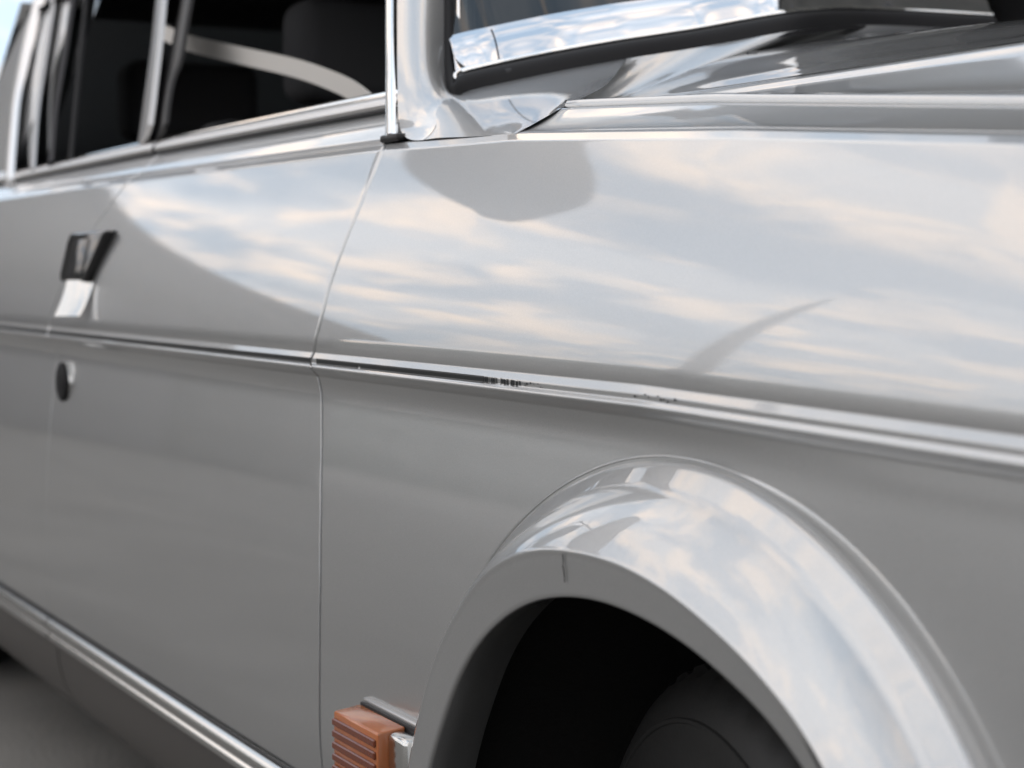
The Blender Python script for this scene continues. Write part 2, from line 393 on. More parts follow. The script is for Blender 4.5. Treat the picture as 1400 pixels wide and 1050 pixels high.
def surf_y(X, z):
    p = side_profile(X); return float(np.interp(z, p[::-1, 1], p[::-1, 0])) + yoff(X)
def on_side(u, v):
    y = 0.0
    for _ in range(40):
        P = at(u, v, y); z = min(max(P[2], CH - 0.47), zs(P[0])); y = 0.5 * y + 0.5 * surf_y(P[0], z)
    return at(u, v, y)
def shut(pix):
    pts = [on_side(u, v) for u, v in pix]; pts.sort(key=lambda p: -p[2]); return np.array(pts)
S1 = shut([(526, 200), (511, 238), (492, 285), (471, 335), (453, 385), (440, 435), (431, 470), (427, 487), (424, 496), (427, 502), (433, 513), (438, 528),
           (440, 548), (440, 620), (439, 700), (438, 800), (437, 900), (437, 990)])
def s1(z): return float(np.interp(z, S1[::-1, 2], S1[::-1, 0]))
S2 = [(-2.32, CH + 0.126), (-2.36, CH + 0.09), (-2.44, CH + 0.02), (-2.50, CH - 0.06), (-2.505, CH - 0.12), (-2.505, CH - 0.60)]
def s2(z): return float(np.interp(z, [p[1] for p in S2][::-1], [p[0] for p in S2][::-1]))
SILL_T = CH - 0.4725                 # top of the sill moulding
def blend_profile(X, extra_top=None): return side_profile(X)
# columns follow the shut lines: X = lerp(edge_left(z), edge_right(z), s)
def side_panel(name, xl, xr, n, top_rows, left_edge, right_edge, keep=None, power=None):
    """top_rows(X, k) yields the (y, z) rows above the shoulder, outermost last."""
    cols = []
    ss = np.linspace(0, 1, n) if power is None else power
    for s in ss:
        X0 = lerp(xl(CH - .1), xr(CH - .1), s); prof = side_profile(X0); tr = top_rows(X0)
        col = []
        for (y, z) in list(tr) + list(prof):
            X = lerp(xl(z), xr(z), s)
            # re-evaluate at the true station so that neighbouring panels meet
            col.append((X, y, z))
        # second pass: profile of the true station by row index
        out = []; nt_ = len(tr)
        for k, (X, y, z) in enumerate(col):
            if k < nt_:
                t2 = top_rows(X); out.append((X, t2[k][0] + yoff(X), t2[k][1]))
            else:
                p2 = side_profile(X)[k - nt_]; out.append((X, p2[0] + yoff(X), p2[1]))
        cols.append(out)
    C = np.array(cols)
    def ret(edge, sgn, kk):     # rolled edge: a small radius and a return flange into the gap
        e = []
        for r_, (dx, dy) in enumerate([(0.0003, 0.0), (0.0009, 0.0003), (0.0016, 0.0009), (0.0020, 0.0018), (0.0021, 0.0045), (0.0021, 0.018)]):
            sc = kk * np.interp(edge[:, 2], [CH - .10, CH - .07], [0.18, 2.4])
            q = edge.copy(); q[:, 0] += sgn * (dx * sc); q[:, 1] += dy * np.where(dy > .002, 1, sc); e.append(q)
        return e
    cols = list(C)
    if left_edge:
        b = C[0].copy(); b[:, 0] += 0.4 * 0.0021 * np.interp(b[:, 2], [CH - .10, CH - .07], [0.18, 2.4]) + left_edge * np.interp(b[:, 2], [CH - .10, CH - .07], [1, .5]); cols[0] = b
        for q in ret(b, -1, .4): cols.insert(0, q)
    if right_edge:
        b = C[-1].copy(); b[:, 0] -= 0.0021 * np.interp(b[:, 2], [CH - .10, CH - .07], [0.18, 2.4]) + right_edge * np.interp(b[:, 2], [CH - .10, CH - .07], [1, .5]); cols[-1] = b
        for q in ret(b, 1, 1.0): cols.append(q)
    P = np.array(cols)
    # bottom flange
    bot = P[:, -1:, :].copy(); bot[:, :, 1] += 0.012; bot[:, :, 2] -= 0.004
    P = np.concatenate([P, bot], 1)
    return grid(name, P, 'paint', car, keep=keep)

# belt rows on the doors: shoulder fold, inward slope, foot of the chrome strip
ZB = lambda X: CH + np.interp(X, [-3.1, -2.4, -1.9, -1.5], [0.158, 0.160, 0.159, 0.158])
def door_top(X):
    z1 = zs(X); y1 = ys(X); zb = ZB(X)
    pts = [(0.112, zb), (y1 + 0.012, z1 + 0.0065), (y1, z1), (side_profile(X)[1])]
    f = fillet(pts, [0, .005, .006, 0], 4); base = [np.array((0.140, zb + 0.004)), np.array((0.118, zb + 0.002))]
    return base + [np.array(p) for p in f[:-2]]
door_top = tabled(door_top)
# fender top: out to the bonnet gap
def gap_pt(X):
    """outer edge of the bonnet gap (y, z)"""
    z = CH + np.interp(X, [-1.53, -1.30, -1.10, -0.80, -0.2], [0.1500, 0.1345, 0.1235, 0.0975, 0.040])
    y = np.interp(X, [-1.53, -1.27, -1.05, -0.8, -0.2], [0.125, 0.112, 0.128, 0.135, 0.135])
    return y, z
def fender_top(X):
    z1 = zs(X); y1 = ys(X); yg, zg = gap_pt(X)
    m1 = (lerp(y1, yg, .30), lerp(z1, zg, .22)); m2 = (lerp(y1, yg, .68), lerp(z1, zg, .62))
    c = cr([(yg, zg), m2, m1, (y1 + .003, z1 + .0016)], 14)
    f = fillet([c[-2], (y1, z1), side_profile(X)[1]], [0, .0035, 0], 4)
    base = [np.array((yg + 0.004, zg - 0.016)), np.array((yg + 0.0035, zg - 0.004)), np.array((yg + 0.0015, zg - 0.0008))]
    return base + [np.array(p) for p in list(c[:-1])] + [np.array(p) for p in f[1:-2]]
fender_top = tabled(fender_top)
AC = np.array([-0.965, CH - 0.470]); AR = 0.351            # wheel arch centre and radius of the seam
def arch_keep(c): return not ((c[0] - AC[0]) ** 2 + (c[2] - AC[1]) ** 2 < (AR - 0.016) ** 2)
XF0, XF1 = -1.27, -0.06
def front_x(z): return XF1
XC_ = -1.285
def fender_keep(c):
    if not arch_keep(c): return False
    return not (c[0] < XC_ - .004 and c[1] > ys(c[0]) + 0.0035 and c[2] > zs(c[0]) + 0.001 and c[0] > -9)
fender = side_panel('front_fender', s1, front_x, 190, fender_top, 0.0026, 0, keep=fender_keep)
rear_arch = np.array([-3.74, CH - 0.50])
front_door = side_panel('front_door', s2, s1, 120, door_top, 0.0014, 0.0024)
rear_door = side_panel('rear_door', lambda z: -3.30, s2, 60, door_top, 0.0008, 0.0012)
def rq_keep(c): return (c[0] - rear_arch[0]) ** 2 + (c[2] - rear_arch[1]) ** 2 > 0.30 ** 2
rear_quarter = side_panel('rear_quarter_panel', lambda z: -4.55, lambda z: -3.305, 90, door_top, 0, 0, keep=rq_keep)

# worn black pinstripe on the lower facet of the crease
def stripe():
    rs = random.Random(5); P0 = []; F0 = []
    def patch(xa, xb, a, b):
        n = max(1, int(abs(xb - xa) / .02)); k = len(P0)
        for q in range(n + 1):
            X = lerp(xa, xb, q / n); zc = CH - 0.063 + dzc(X)
            for w_ in range(6):
                f = lerp(a, b, w_ / 5); z = zc - lerp(0.0133, 0.0186, f); P0.append((X, surf_y(X, z) - 0.00045, z))
        for q in range(n):
            for w_ in range(5): F0.append((k + 6 * q + w_, k + 6 * q + w_ + 1, k + 6 * q + 7 + w_, k + 6 * q + 6 + w_))
    xe = on_side(430, 490)[0]
    patch(-4.4, -2.507, 0, 1); patch(-2.5, xe - .0075, 0, 1)
    xn = on_side(491, 500)[0]; patch(xe + .0055, xn - .002, 0, 1); patch(xn - .002, xn + .003, 0, .55)
    x = xn + .003; x9 = on_side(662, 520)[0]; patch(x, x9, 0, 1); x = x9
    xz = on_side(742, 530)[0]
    while x < xz:
        w = rs.uniform(.0004, .0022); t = (x - x9) / (xz - x9)
        if rs.random() > t * .5: a = rs.uniform(0, .08 + .6 * t * t); patch(x, x + w, a, max(a + .12, 1 - rs.uniform(0, .12 + .8 * t * t)))
        x += w + rs.uniform(0, .0006 * (1 + 3 * t))
    x = on_side(862, 545)[0]; xz = on_side(925, 550)[0]
    while x < xz:
        w = rs.uniform(.001, .003); a = rs.uniform(0.0, .5)
        if rs.random() > .35: patch(x, x + w, a, a + rs.uniform(.12, .35))
        x += w + rs.uniform(.0005, .003)
    tag(mesh_obj('pinstripe', P0, F0, 'stripe', car, smooth=False), kind='stuff')
stripe()

# dark jamb behind the shut lines
for sfun, nm in ((s1, 'door_jamb'), (s2, 'door_jamb')):
    zz = np.linspace(CH - 0.47, CH + 0.11, 40)
    P = np.array([[(sfun(z) + dx, surf_y(sfun(z), z) + 0.014, z) for dx in (-0.02, 0.02)] for z in zz])
    grid(nm, P, 'black', car)

# --- A-pillar root and scuttle corner, a smooth patch between shoulder line and windscreen seal
R0_ = [(543, -40, .155), (543, 60, .120), (543.5, 120, .101), (546, 172, .084), (562, 191, .0735), (600, 188.5, .0715), (640, 187, .071), (690, 184.8, .071)]
RF_ = [(572, -40, .170), (573, 60, .133), (574, 115, .117), (579, 152, .107), (596, 168, .104), (625, 160, .112), (665, 149, .122), (735, 135, .148), (823, 120, .180)]
R4_ = [(607, -40, .204), (607, 60, .170), (608, 98, .157), (611, 120, .150), (621, 131, .152), (645, 123, .172), (688, 113, .205), (775, 95, .262), (857, 80, .325)]
XC = -1.285
pS = np.array((XC, float(ys(XC)), float(zs(XC)))); pG = np.array((XC,) + tuple(map(float, gap_pt(XC))))
def px_of(P):
    d = np.array(P) - np.array((0, -CD, CH)); w = d @ F_
    return 700 + FPX * (d @ R_) / w, 525 - FPX * (d @ U_) / w
A0 = np.array([at(*p) for p in R0_] + [pS]); AF = np.array([at(*p) for p in RF_]); A4 = np.array([at(*p) for p in R4_])
M1_ = (A0 + AF) / 2; M2_ = (AF + A4) / 2
M1_[:3] += np.array((.003, -.003, 0)); M2_[:3] += np.array((.004, -.002, .002)); M1_[4:8, 2] += -.001; M1_[8] = pG
M2_[4:, 2] -= .002
G = np.array([A0, M1_, AF, M2_, A4])
def cr_at(pts, tv):
    pts = np.asarray(pts, float); k = len(pts); d = cr(pts, 801); x = np.array(tv) / (k - 1) * 800
    return np.stack([np.interp(x, np.arange(801), d[:, q]) for q in range(3)], -1)
_d = [cr(r, 801) for r in (A0, AF, A4)]
_l = sum(np.r_[0, np.cumsum(np.linalg.norm(np.diff(q, axis=0), axis=1))] for q in _d)
tv = np.interp(np.linspace(0, _l[-1], 110), _l, np.linspace(0, 8, 801))
G1 = np.array([cr_at(r, tv) for r in G]); G2 = np.array([cr(G1[:, j], 50) for j in range(110)])
for _ in range(420):
    G2[1:-1, 1:-1] = (G2[:-2, 1:-1] + G2[2:, 1:-1] + G2[1:-1, :-2] + G2[1:-1, 2:]) / 4
    G2[-1, 1:12] = G2[-1, 1:12]
pill = grid('a_pillar', G2, 'paint', car, flip=True)
seal_path = G2[:, -1]

# --- bonnet: edge bead, flank up to the ridge, crowned top
def bonnet_edge(X):
    yg, zg = gap_pt(X); return yg + 0.0045, zg + 0.0022
def bonnet_col(X):
    ye, ze = bonnet_edge(X); rise = 0.022 * np.clip((-1.0 - X) / 0.5, 0, 1); drop = -0.05 * np.clip((X + 0.8) / 0.6, 0, 1.2)
    zr = CH + 0.1535 + drop * 1.0
    edge = [(ye + .006, ze - .016), (ye + .0008, ze - .004), (ye, ze + .0008), (ye + .0012, ze + .0030), (ye + .0035, ze + .0046), (ye + .0065, ze + .0050), (ye + .012, ze + .0058)]
    yr = 0.25; n1 = 14; a = np.array(edge[-1]); b = np.array((yr - .010, zr - .0088))
    mid = [tuple(a + (b - a) * t + np.array((0, -0.010 * math.sin(PI * t)))) for t in np.linspace(0, 1, n1)][1:]
    fil = fillet([mid[-4], (yr - .010, zr - .0088), (yr, zr), (yr + 0.03, zr + 0.0060)], [0, .006, .006, 0], 6)[1:]
    top = cr([fil[-1], (0.33, zr + .019 + rise * .4), (0.45, zr + .045 + rise), (0.65, zr + .075 + rise), (0.88, zr + .085 + rise)], 26)[1:]
    return [np.array(p) for p in edge + mid[:-3] + list(map(tuple, fil)) + list(map(tuple, top))]
bonnet_col = tabled(bonnet_col)
def bonnet_back(k, n):   # rear edge runs diagonally from the corner to the scuttle
    return 0
XB = np.concatenate([np.linspace(-1.288, -0.2, 110), np.linspace(-0.19, -0.06, 8)])
ncol = len(bonnet_col(-1.0)); rowsB = []
for X in XB:
    rowsB.append([(X, y, z) for y, z in bonnet_col(X)])
rowsB = np.array(rowsB)
# pull the rear edge of the inner rows back towards the windscreen
yy = rowsB[:, :, 1]; back = np.interp(yy, [0.12, 0.19, 0.30, 0.88], [0.0, -0.165, -0.20, -0.17])
w = np.clip((-1.0 - rowsB[:, :, 0]) / 0.275, 0, 1); newX = rowsB[:, :, 0] + back * w
for i in range(rowsB.shape[0]):
    for j in range(rowsB.shape[1]):
        if w[i, j] > 0:
            c = bonnet_col(newX[i, j]); 
            rowsB[i, j] = (newX[i, j], (c[j][0] + (0 if j > 12 else 0)), c[j][1])
bonnet = grid('bonnet', rowsB, 'paint', car, flip=True)
# drain channel under the bonnet gap
P = np.array([[(X, gap_pt(X)[0] + dy, gap_pt(X)[1] - 0.014) for dy in (-0.01, 0.03)] for X in np.linspace(-1.28, -0.06, 40)])
grid('gap_channel', P, 'black', car)

# --- scuttle between bonnet and windscreen
sc_ = []
edge_back = rowsB[0]
idx = [j for j in range(rowsB.shape[1]) if rowsB[0, j, 1] > 0.165]
seal2 = [seal_path[-1], at(960, 64, .41), at(1100, 40, .52), np.array([-1.60, .70, CH + .275]), np.array([-1.60, .88, CH + .28])]
seal2c = cr(seal2, len(idx))
for q, j in enumerate(idx):
    a = rowsB[0, j] + np.array((-0.004, 0, 0.0)); b = seal2c[q]
    sc_.append([a + (b - a) * t + np.array((0, 0, -0.003 * math.sin(PI * t))) for t in np.linspace(0, 1, 12)])
sc_ = np.array(sc_)
scuttle = grid('scuttle_panel', sc_, 'paint', car)

# --- windscreen seal, chrome bead and glass
sp_all = np.vstack([seal_path, seal2c[2:]])
def off(path, dx, dy, dz): return path + np.array((dx, dy, dz))
nose_in = []
k0 = 22
# the rubber is a broad band lying between paint and glass
outer = sp_all.copy(); inner = []
def tvi(i): return tv[i] if i < len(tv) else 8.0
for i, p in enumerate(outer):
    f = np.clip((tvi(i) - 2.9) / 1.5, 0, 1)
    inner.append(p + np.array((-0.009 - 0.015 * f, 0.021 - 0.013 * f, 0.007 + 0.014 * f)))
inner = np.array(inner)
band = np.array([[o + (q - o) * t + np.array((0.004, -0.003, 0.004)) * math.sin(PI * t) + np.array((0, 0.0, -0.001)) for t in np.linspace(-0.12, 1, 12)] for o, q in zip(outer, inner)])
grid('windscreen_seal', band, 'black', car)
sweep('windscreen_bead', inner[::2] + np.array((0.001, -0.001, 0.001)), circle(0.0030, 10), 'chrome', car)
far = inner.copy()
# glass: a ruled sheet up to the roof line
up_v = np.array((-0.37, 0.14, 0.34)); up_v2 = np.array((-0.37, 0.0, 0.34))
PG = []; PT = []
for i, p in enumerate(inner[6:]):
    f = np.clip((p[1] - .16) / .5, 0, 1); uv = up_v * (1 - f) + up_v2 * f
    g_ = np.clip((tvi(i + 6) - 3.0) / 1.5, 0, 1)
    wv = np.array((-0.010, 0.034, 0.008)) * (1 - g_) + np.array((-0.036, 0.008, 0.040)) * g_
    PT.append([p + wv * t + np.array((.003, -.001, .004)) * math.sin(PI * t) for t in np.linspace(0, 1, 9)])
    if tvi(i + 6) > 3.6: PG.append([p + wv * .9 + uv * t + np.array((-.02, 0, .03)) * math.sin(PI * t) for t in np.linspace(0, 1, 16)])
tr_ = grid('windscreen_trim', np.array(PT), 'bright_trim', car)
grid('windscreen', np.array(PG), 'glass', car, flip=True)
# joint clip of the bright trim
PTa = np.array(PT); ki = int(np.argmin([abs(px_of(q[2])[0] - 680) for q in PTa]))
tdir = PTa[ki + 1, 4] - PTa[ki, 4]; tdir /= np.linalg.norm(tdir)
grid('trim_joint', np.array([[q + tdir * k * .0007 + np.array((.0004, -.0004, .0003)) for q in PTa[ki, 0:8]] for k in (-1, 1)]), 'black', tr_)

# wiper resting at the foot of the windscreen
w0, w1 = at(1034, 83, .44), at(1300, 50, .56)
wp = np.array([lerp(w0, w1, t) for t in np.linspace(0, 1, 14)])
wip = sweep('wiper', wp, [(-.004, -.002), (.004, -.002), (.003, .004), (-.003, .004)], 'plastic', car)
sweep('blade', wp[::1] + np.array((0, 0, 0.006)), circle(0.0016, 8), 'dull_chrome', wip)
kn = bevel_box('end_cap', (w0[0] - .009, w0[1] - .007, w0[2] - .004), (w0[0] + .007, w0[1] + .007, w0[2] + .009), 'plastic', wip, b=.002)
for t in (0.5, 0.78):
    c = lerp(w0, w1, t) + np.array((0, 0, .006)); bevel_box('clip', c - np.array((.012, .005, .004)), c + np.array((.012, .005, .004)), 'plastic', wip, b=.001)
# nozzle buttons on the seal
for (u, v, y) in ((672, 107, .20), (695, 103, .215)):
    c = at(u, v, y); lathe('seal_clip', [(0, -.006), (.006, -.005), (.008, 0), (.008, .006)], c, 'rubber', car, seg=20)

# --- door frame, glass, belt trims, pillars
GY = lambda z: 0.118 + (z - (CH + .165)) * 0.30           # plane of the side glass
def belt_strip(name, x0, x1):
    X = np.linspace(x0, x1, 60)
    sec = fillet([(0.118, 0.0), (0.1075, 0.0005), (0.1050, 0.0045), (0.1085, 0.0100), (0.1165, 0.0150), (0.124, 0.0165)], [0, .003, .004, .004, .003, 0], 5)
    P = np.array([[(x, y + yoff(x), ZB(x) + z) for y, z in sec] for x in X])
    g = grid(name, P, 'satin_trim', car)
    # rubber lip under the strip and wiper felt above it
    sweep('strip_lip', np.array([(x, 0.109 + yoff(x), ZB(x) - 0.0006) for x in X]), circle(0.0022, 8), 'rubber', g)
    P = np.array([[(x, y + yoff(x), ZB(x) + z) for y, z in ((.121, .0155), (.1235, .0205), (.1285, .0225), (.140, .0225))] for x in X])
    grid('inner_strip', P, 'chrome', g)
    return g
belt_strip('belt_trim', -2.335, -1.585); belt_strip('belt_trim', -3.30, -2.345)
# leading chrome frame of the front door window
fr = np.array([at(534, v, y) for v, y in ((189, .0745), (160, .086), (120, .101), (60, .124), (-40, .160), (-150, .20))])
fr = cr(fr, 40)
sweep('window_frame', fr, fillet([(-.0052, .004), (-.0055, -.002), (0, -.0058), (.0055, -.002), (.0052, .004)], [0, .002, .005, .002, 0], 4), 'chrome', car, up=(0, 1, 0.2))
fr2 = fr + np.array((0.0095, 0.0065, 0.0))
sweep('frame_gasket', fr2, circle(0.0032, 8), 'rubber', car, up=(0, 1, .2))
c = at(534, 190, .074); bevel_box('frame_foot', c + np.array((-.016, -.004, -.003)), c + np.array((.022, .012, .004)), 'rubber', car, b=.002)
# quarter of dark trim behind the leading frame, visible at the corner of the glass
def on_glass(u, v, dy=0.0):
    z = CH + .2
    for _ in range(30):
        P = at(u, v, GY(z) + dy); z = P[2]
    return P
def pane(name, pix, m='glass', dy=0.0):
    pts = [on_glass(u, v, dy) for u, v in pix]
    return mesh_obj(name, pts, [tuple(range(len(pts)))], m, car, smooth=False)
def glass_pane(name, x0b, x1b, x0t, x1t, zt=CH + 0.50, zb=CH + .155):
    P = []
    for z in np.linspace(zb, zt, 14):
        t = (z - zb) / (zt - zb)
        P.append([(lerp(lerp(x0b, x0t, t), lerp(x1b, x1t, t), s), GY(z) + 0.004 + 0.012 * (1 - (2 * t - 1) ** 2) * 0.3 * -1, z) for s in np.linspace(0, 1, 20)])
    return grid(name, np.array(P), 'glass', car)
glass_pane('rear_door_window', -3.16, -2.98, -3.05, -2.90)
# pale seat belt hanging from the middle pillar, seen through the open window
bl = cr(np.array([at(225, 45, .23), at(262, 60, .23), at(330, 76, .235), (at(400, 92, .235)), at(445, 107, .225), at(482, 124, .205), at(510, 145, .18)]), 40)
sweep('seat_belt', bl, [(-.001, -.0115), (.001, -.0115), (.001, .0115), (-.001, .0115)], 'belt', car)
def pillar(name, pixs, w, m, up=(0, 1, .2), thick=.004, dy=-0.002, flat=0.4):
    pts = cr(np.array([on_glass(u, v, dy) for u, v in pixs]), 26)
    sec = fillet([(-w, thick), (-w * .98, -thick * flat), (0, -thick), (w * .98, -thick * flat), (w, thick)], [0, thick * .5, thick, thick * .5, 0], 3)
    return sweep(name, pts, sec, m, car, up=up)
pillar('b_pillar', [(196, 200), (204, 140), (214, 58), (224, -40)], .055, 'rim', flat=.8)
pillar('b_pillar_seal', [(219, 190), (229, 120), (243, 58), (262, -40)], .040, 'rubber', dy=0.002)
pillar('window_divider', [(95, 235), (103, 150), (112, 58), (122, -40)], .012, 'black')
pillar('window_channel', [(68, 240), (76, 150), (90, 58), (105, -40)], .035, 'cloth', dy=-0.002)
pillar('window_divider', [(44, 245), (51, 150), (64, 58), (80, -40)], .026, 'rim', dy=-0.003)
pillar('c_pillar_trim', [(12, 264), (16, 205), (22, 140), (31, 90), (40, 50), (62, -40)], .034, 'satin_trim', dy=-0.006, thick=.008)
# c-pillar sheet
P = []
for z in np.linspace(CH + .155, CH + .54, 12):
    t = (z - CH - .155) / .385
    P.append([(x, GY(z) + .002 - .004 * 0 + yoff(x), z) for x in np.linspace(-3.20 + .22 * t, -3.75 + .35 * t, 10)])
grid('c_pillar', np.array(P), 'paint', car)
# roof
P = []
for y in np.linspace(0, 1, 16):
    yy_ = lerp(GY(CH + .50), 1.70 - GY(CH + .5), y); cz = CH + .50 + .055 * (1 - (2 * y - 1) ** 4)
    P.append([(x, yy_, cz - .03 * ((x + 2.7) / .8) ** 2) for x in np.linspace(-3.42, -1.96, 20)])
grid('roof', np.array(P), 'paint', car)
for x0, x1, nm in ((-3.95, -3.42, 'rear_window'),):
    P = [[(lerp(x0, x1, t), y, lerp(CH + .17, CH + .50, t)) for t in np.linspace(0, 1, 6)] for y in np.linspace(.2, 1.5, 8)]
    grid(nm, np.array(P), 'glass', car)
P = [[(x, y, CH + .15 + .02 * (1 - ((y - .85) / .75) ** 2) - .02 * ((-3.9 - x) / .6) ** 2) for x in np.linspace(-4.5, -3.9, 8)] for y in np.linspace(.14, 1.58, 10)]
grid('boot_lid', np.array(P), 'paint', car)

# far side of the body, mirrored
def far_side():
    P = []
    for X in np.linspace(-4.55, XF1, 50):
        pr = side_profile(X); top = door_top(X)
        P.append([(X, 1.70 - (y + yoff(X)), z) for y, z in list(top) + list(pr)[::3]])
    grid('far_side_panel', np.array(P), 'paint', car)
    P = []
    for X in np.linspace(-1.6, XF1, 20):
        c = bonnet_col(X); P.append([(X, 1.70 - y, z) for y, z in c if True])
    grid('far_bonnet_half', np.array(P), 'paint', car)
    P = [[(X, 1.70 - GY(z), z) for z in np.linspace(CH + .16, CH + .5, 4)] for X in np.linspace(-3.2, -1.7, 6)]
    grid('far_side_window', np.array(P), 'glass', car)
far_side()
# nose and tail closures
for X, nm in ((XF1, 'nose_panel'), (-4.55, 'tail_panel')):
    pr = side_profile(X); zt = zs(X)
    P = [[(X + (0.02 if X > -1 else -0.02) * math.sin(PI * t), lerp(ys(X) + yoff(X), 1.70 - ys(X) - yoff(X), t), z) for t in np.linspace(0, 1, 20)] for z in np.linspace(CH - .47, zt, 12)]
    grid(nm, np.array(P), 'paint', car)

# --- cabin
bevel_box('cabin_floor', (-3.9, .08, CH - .50), (-1.4, 1.62, CH - .46), 'black', car, b=.004)
bevel_box('dashboard', (-1.98, .17, CH - .05), (-1.62, 1.53, CH + .165), 'black', car, b=.03, seg=4)
for x in (-2.45, -3.30):
    for y in ((.22, .78), (.92, 1.48)):
        s = bevel_box('seat', (x - .14, y[0], CH - .40), (x + .0, y[1], CH + .22), 'cloth', car, b=.05, seg=4)
        bevel_box('headrest', (x - .12, y[0] + .15, CH + .25), (x - .02, y[1] - .15, CH + .40), 'cloth', s, b=.03, seg=4)
        bevel_box('seat_cushion', (x + .005, y[0], CH - .42), (x + .42, y[1], CH - .22), 'cloth', s, b=.05, seg=4)
P = [[(x, y, CH + .1) for x in (-3.95, -3.46)] for y in (.14, 1.56)]
grid('parcel_shelf', np.array(P), 'cloth', car)
P = [[(x, y, z) for x in (-3.6, -1.66)] for z, y in ((CH - .45, .045), (CH + .10, .09), (CH + .158, .128))]
grid('door_lining', np.array(P), 'cloth', car)
P = [[(x, y, z) for x in (-3.6, -1.66)] for z, y in ((CH - .45, 1.655), (CH + .10, 1.61), (CH + .158, 1.57))]
grid('door_lining', np.array(P), 'cloth', car)
P = [[(x, y, CH + .475) for x in (-3.4, -2.0)] for y in (.2, 1.5)]
grid('headliner', np.array(P), 'cloth', car)
P = [[(-1.60, y, z) for y in (.12, 1.58)] for z in (CH - .45, CH + .12)]
grid('bulkhead', np.array(P), 'black', car)

# --- door handle and lock
def handle():
    x0, x1 = on_side(118, 340)[0] - .05, on_side(152, 340)[0]
    zt, zb = CH + 0.056, CH - 0.010
    # escutcheon: shallow bright cup under the grip
    c0 = on_side(120, 385); 
    e = []
    for i, v in enumerate(np.linspace(383, 432, 14)):
        t = i / 13; r = []
        for s in np.linspace(0, 1, 10):
            u = lerp(lerp(114, 105, t), lerp(131, 119, t), s); p = on_side(u, v)
            r.append(p + np.array((0, -0.0015 - 0.020 * (1 - s) ** 1.5 - 0.008 * t * t, 0)))
        e.append(r)
    e = np.array(e)
    b = e.copy(); b[:, :, 1] += 0.02
    esc = grid('handle_plate', e, 'dull_chrome', car)
    # grip: a wedge standing off the door
    pts_out = []
    ys_ = surf_y(x0, CH + .03)
    def sh(co):
        x, y, z = co
        t = (z - zb) / (zt - zb)
        if x > (x0 + x1) / 2: x -= 0.045 * (1 - t)
        y = y + 0.030 * 0 + (0.016 * t)
        return (x, y, z)
    g = bevel_box('door_handle', (x0, ys_ - .024, zb), (x1, ys_ + .004, zt), 'plastic', car, b=.006, seg=3, shape=sh)
    fr_ = bevel_box('handle_trim', (x0 + .008, ys_ - .0255, zb + .008), (x1 - .056, ys_ - .0235, zt - .010), 'plastic', g, b=.002, seg=2,
                    shape=lambda co: (co[0], co[1] + 0.016 * (co[2] - zb) / (zt - zb), co[2]))
    return g
handle()
lk = on_side(90, 522)
lathe('door_lock', [(0, -.009), (.011, -.0092), (.0115, -.008), (.022, -.0085), (.0255, -.007), (.0262, -.003), (.0262, .01)], (lk[0], lk[1], lk[2]), 'black', car, seg=40)
lathe('lock_bezel', [(.0262, -.002), (.0268, -.0025), (.0272, -.0015), (.0275, .006)], (lk[0], lk[1], lk[2]), 'dull_chrome', car, seg=40)

# --- sill moulding and rocker
SB = [-2.50]
def sill(x0, x1):
    X = np.linspace(x0, x1, 50)
    sec = fillet([(.010, .0), (.0015, -.0005), (-.0045, -.0060), (-.0055, -.0135), (.0015, -.0175), (.0015, -.0205), (-.0015, -.0235), (-.0015, -.030), (.006, -.0345), (.016, -.035)],
                 [0, .0015, .004, .004, .001, .001, .002, .002, .002, 0], 4)
    P = np.array([[(x, y + yoff(x), SILL_T + z) for y, z in sec] for x in X])
    g = grid('sill_moulding', P, 'dull_chrome', car)
    sweep('moulding_edge', np.array([(x, .0015 + yoff(x), SILL_T + .001) for x in X]), circle(.0018, 8), 'rubber', g)
    return g
sill(-2.498, -1.335); sill(-3.32, -2.504)
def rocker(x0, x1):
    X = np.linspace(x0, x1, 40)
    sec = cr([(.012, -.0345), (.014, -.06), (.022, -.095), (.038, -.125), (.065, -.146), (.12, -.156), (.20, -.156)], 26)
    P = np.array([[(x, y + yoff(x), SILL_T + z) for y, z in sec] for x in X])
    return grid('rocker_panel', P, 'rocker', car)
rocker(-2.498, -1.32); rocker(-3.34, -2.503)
P = [[(x, y, CH - .60) for x in (-4.5, XF1)] for y in (.30, 1.45)]
grid('underbody', np.array(P), 'underseal', car)

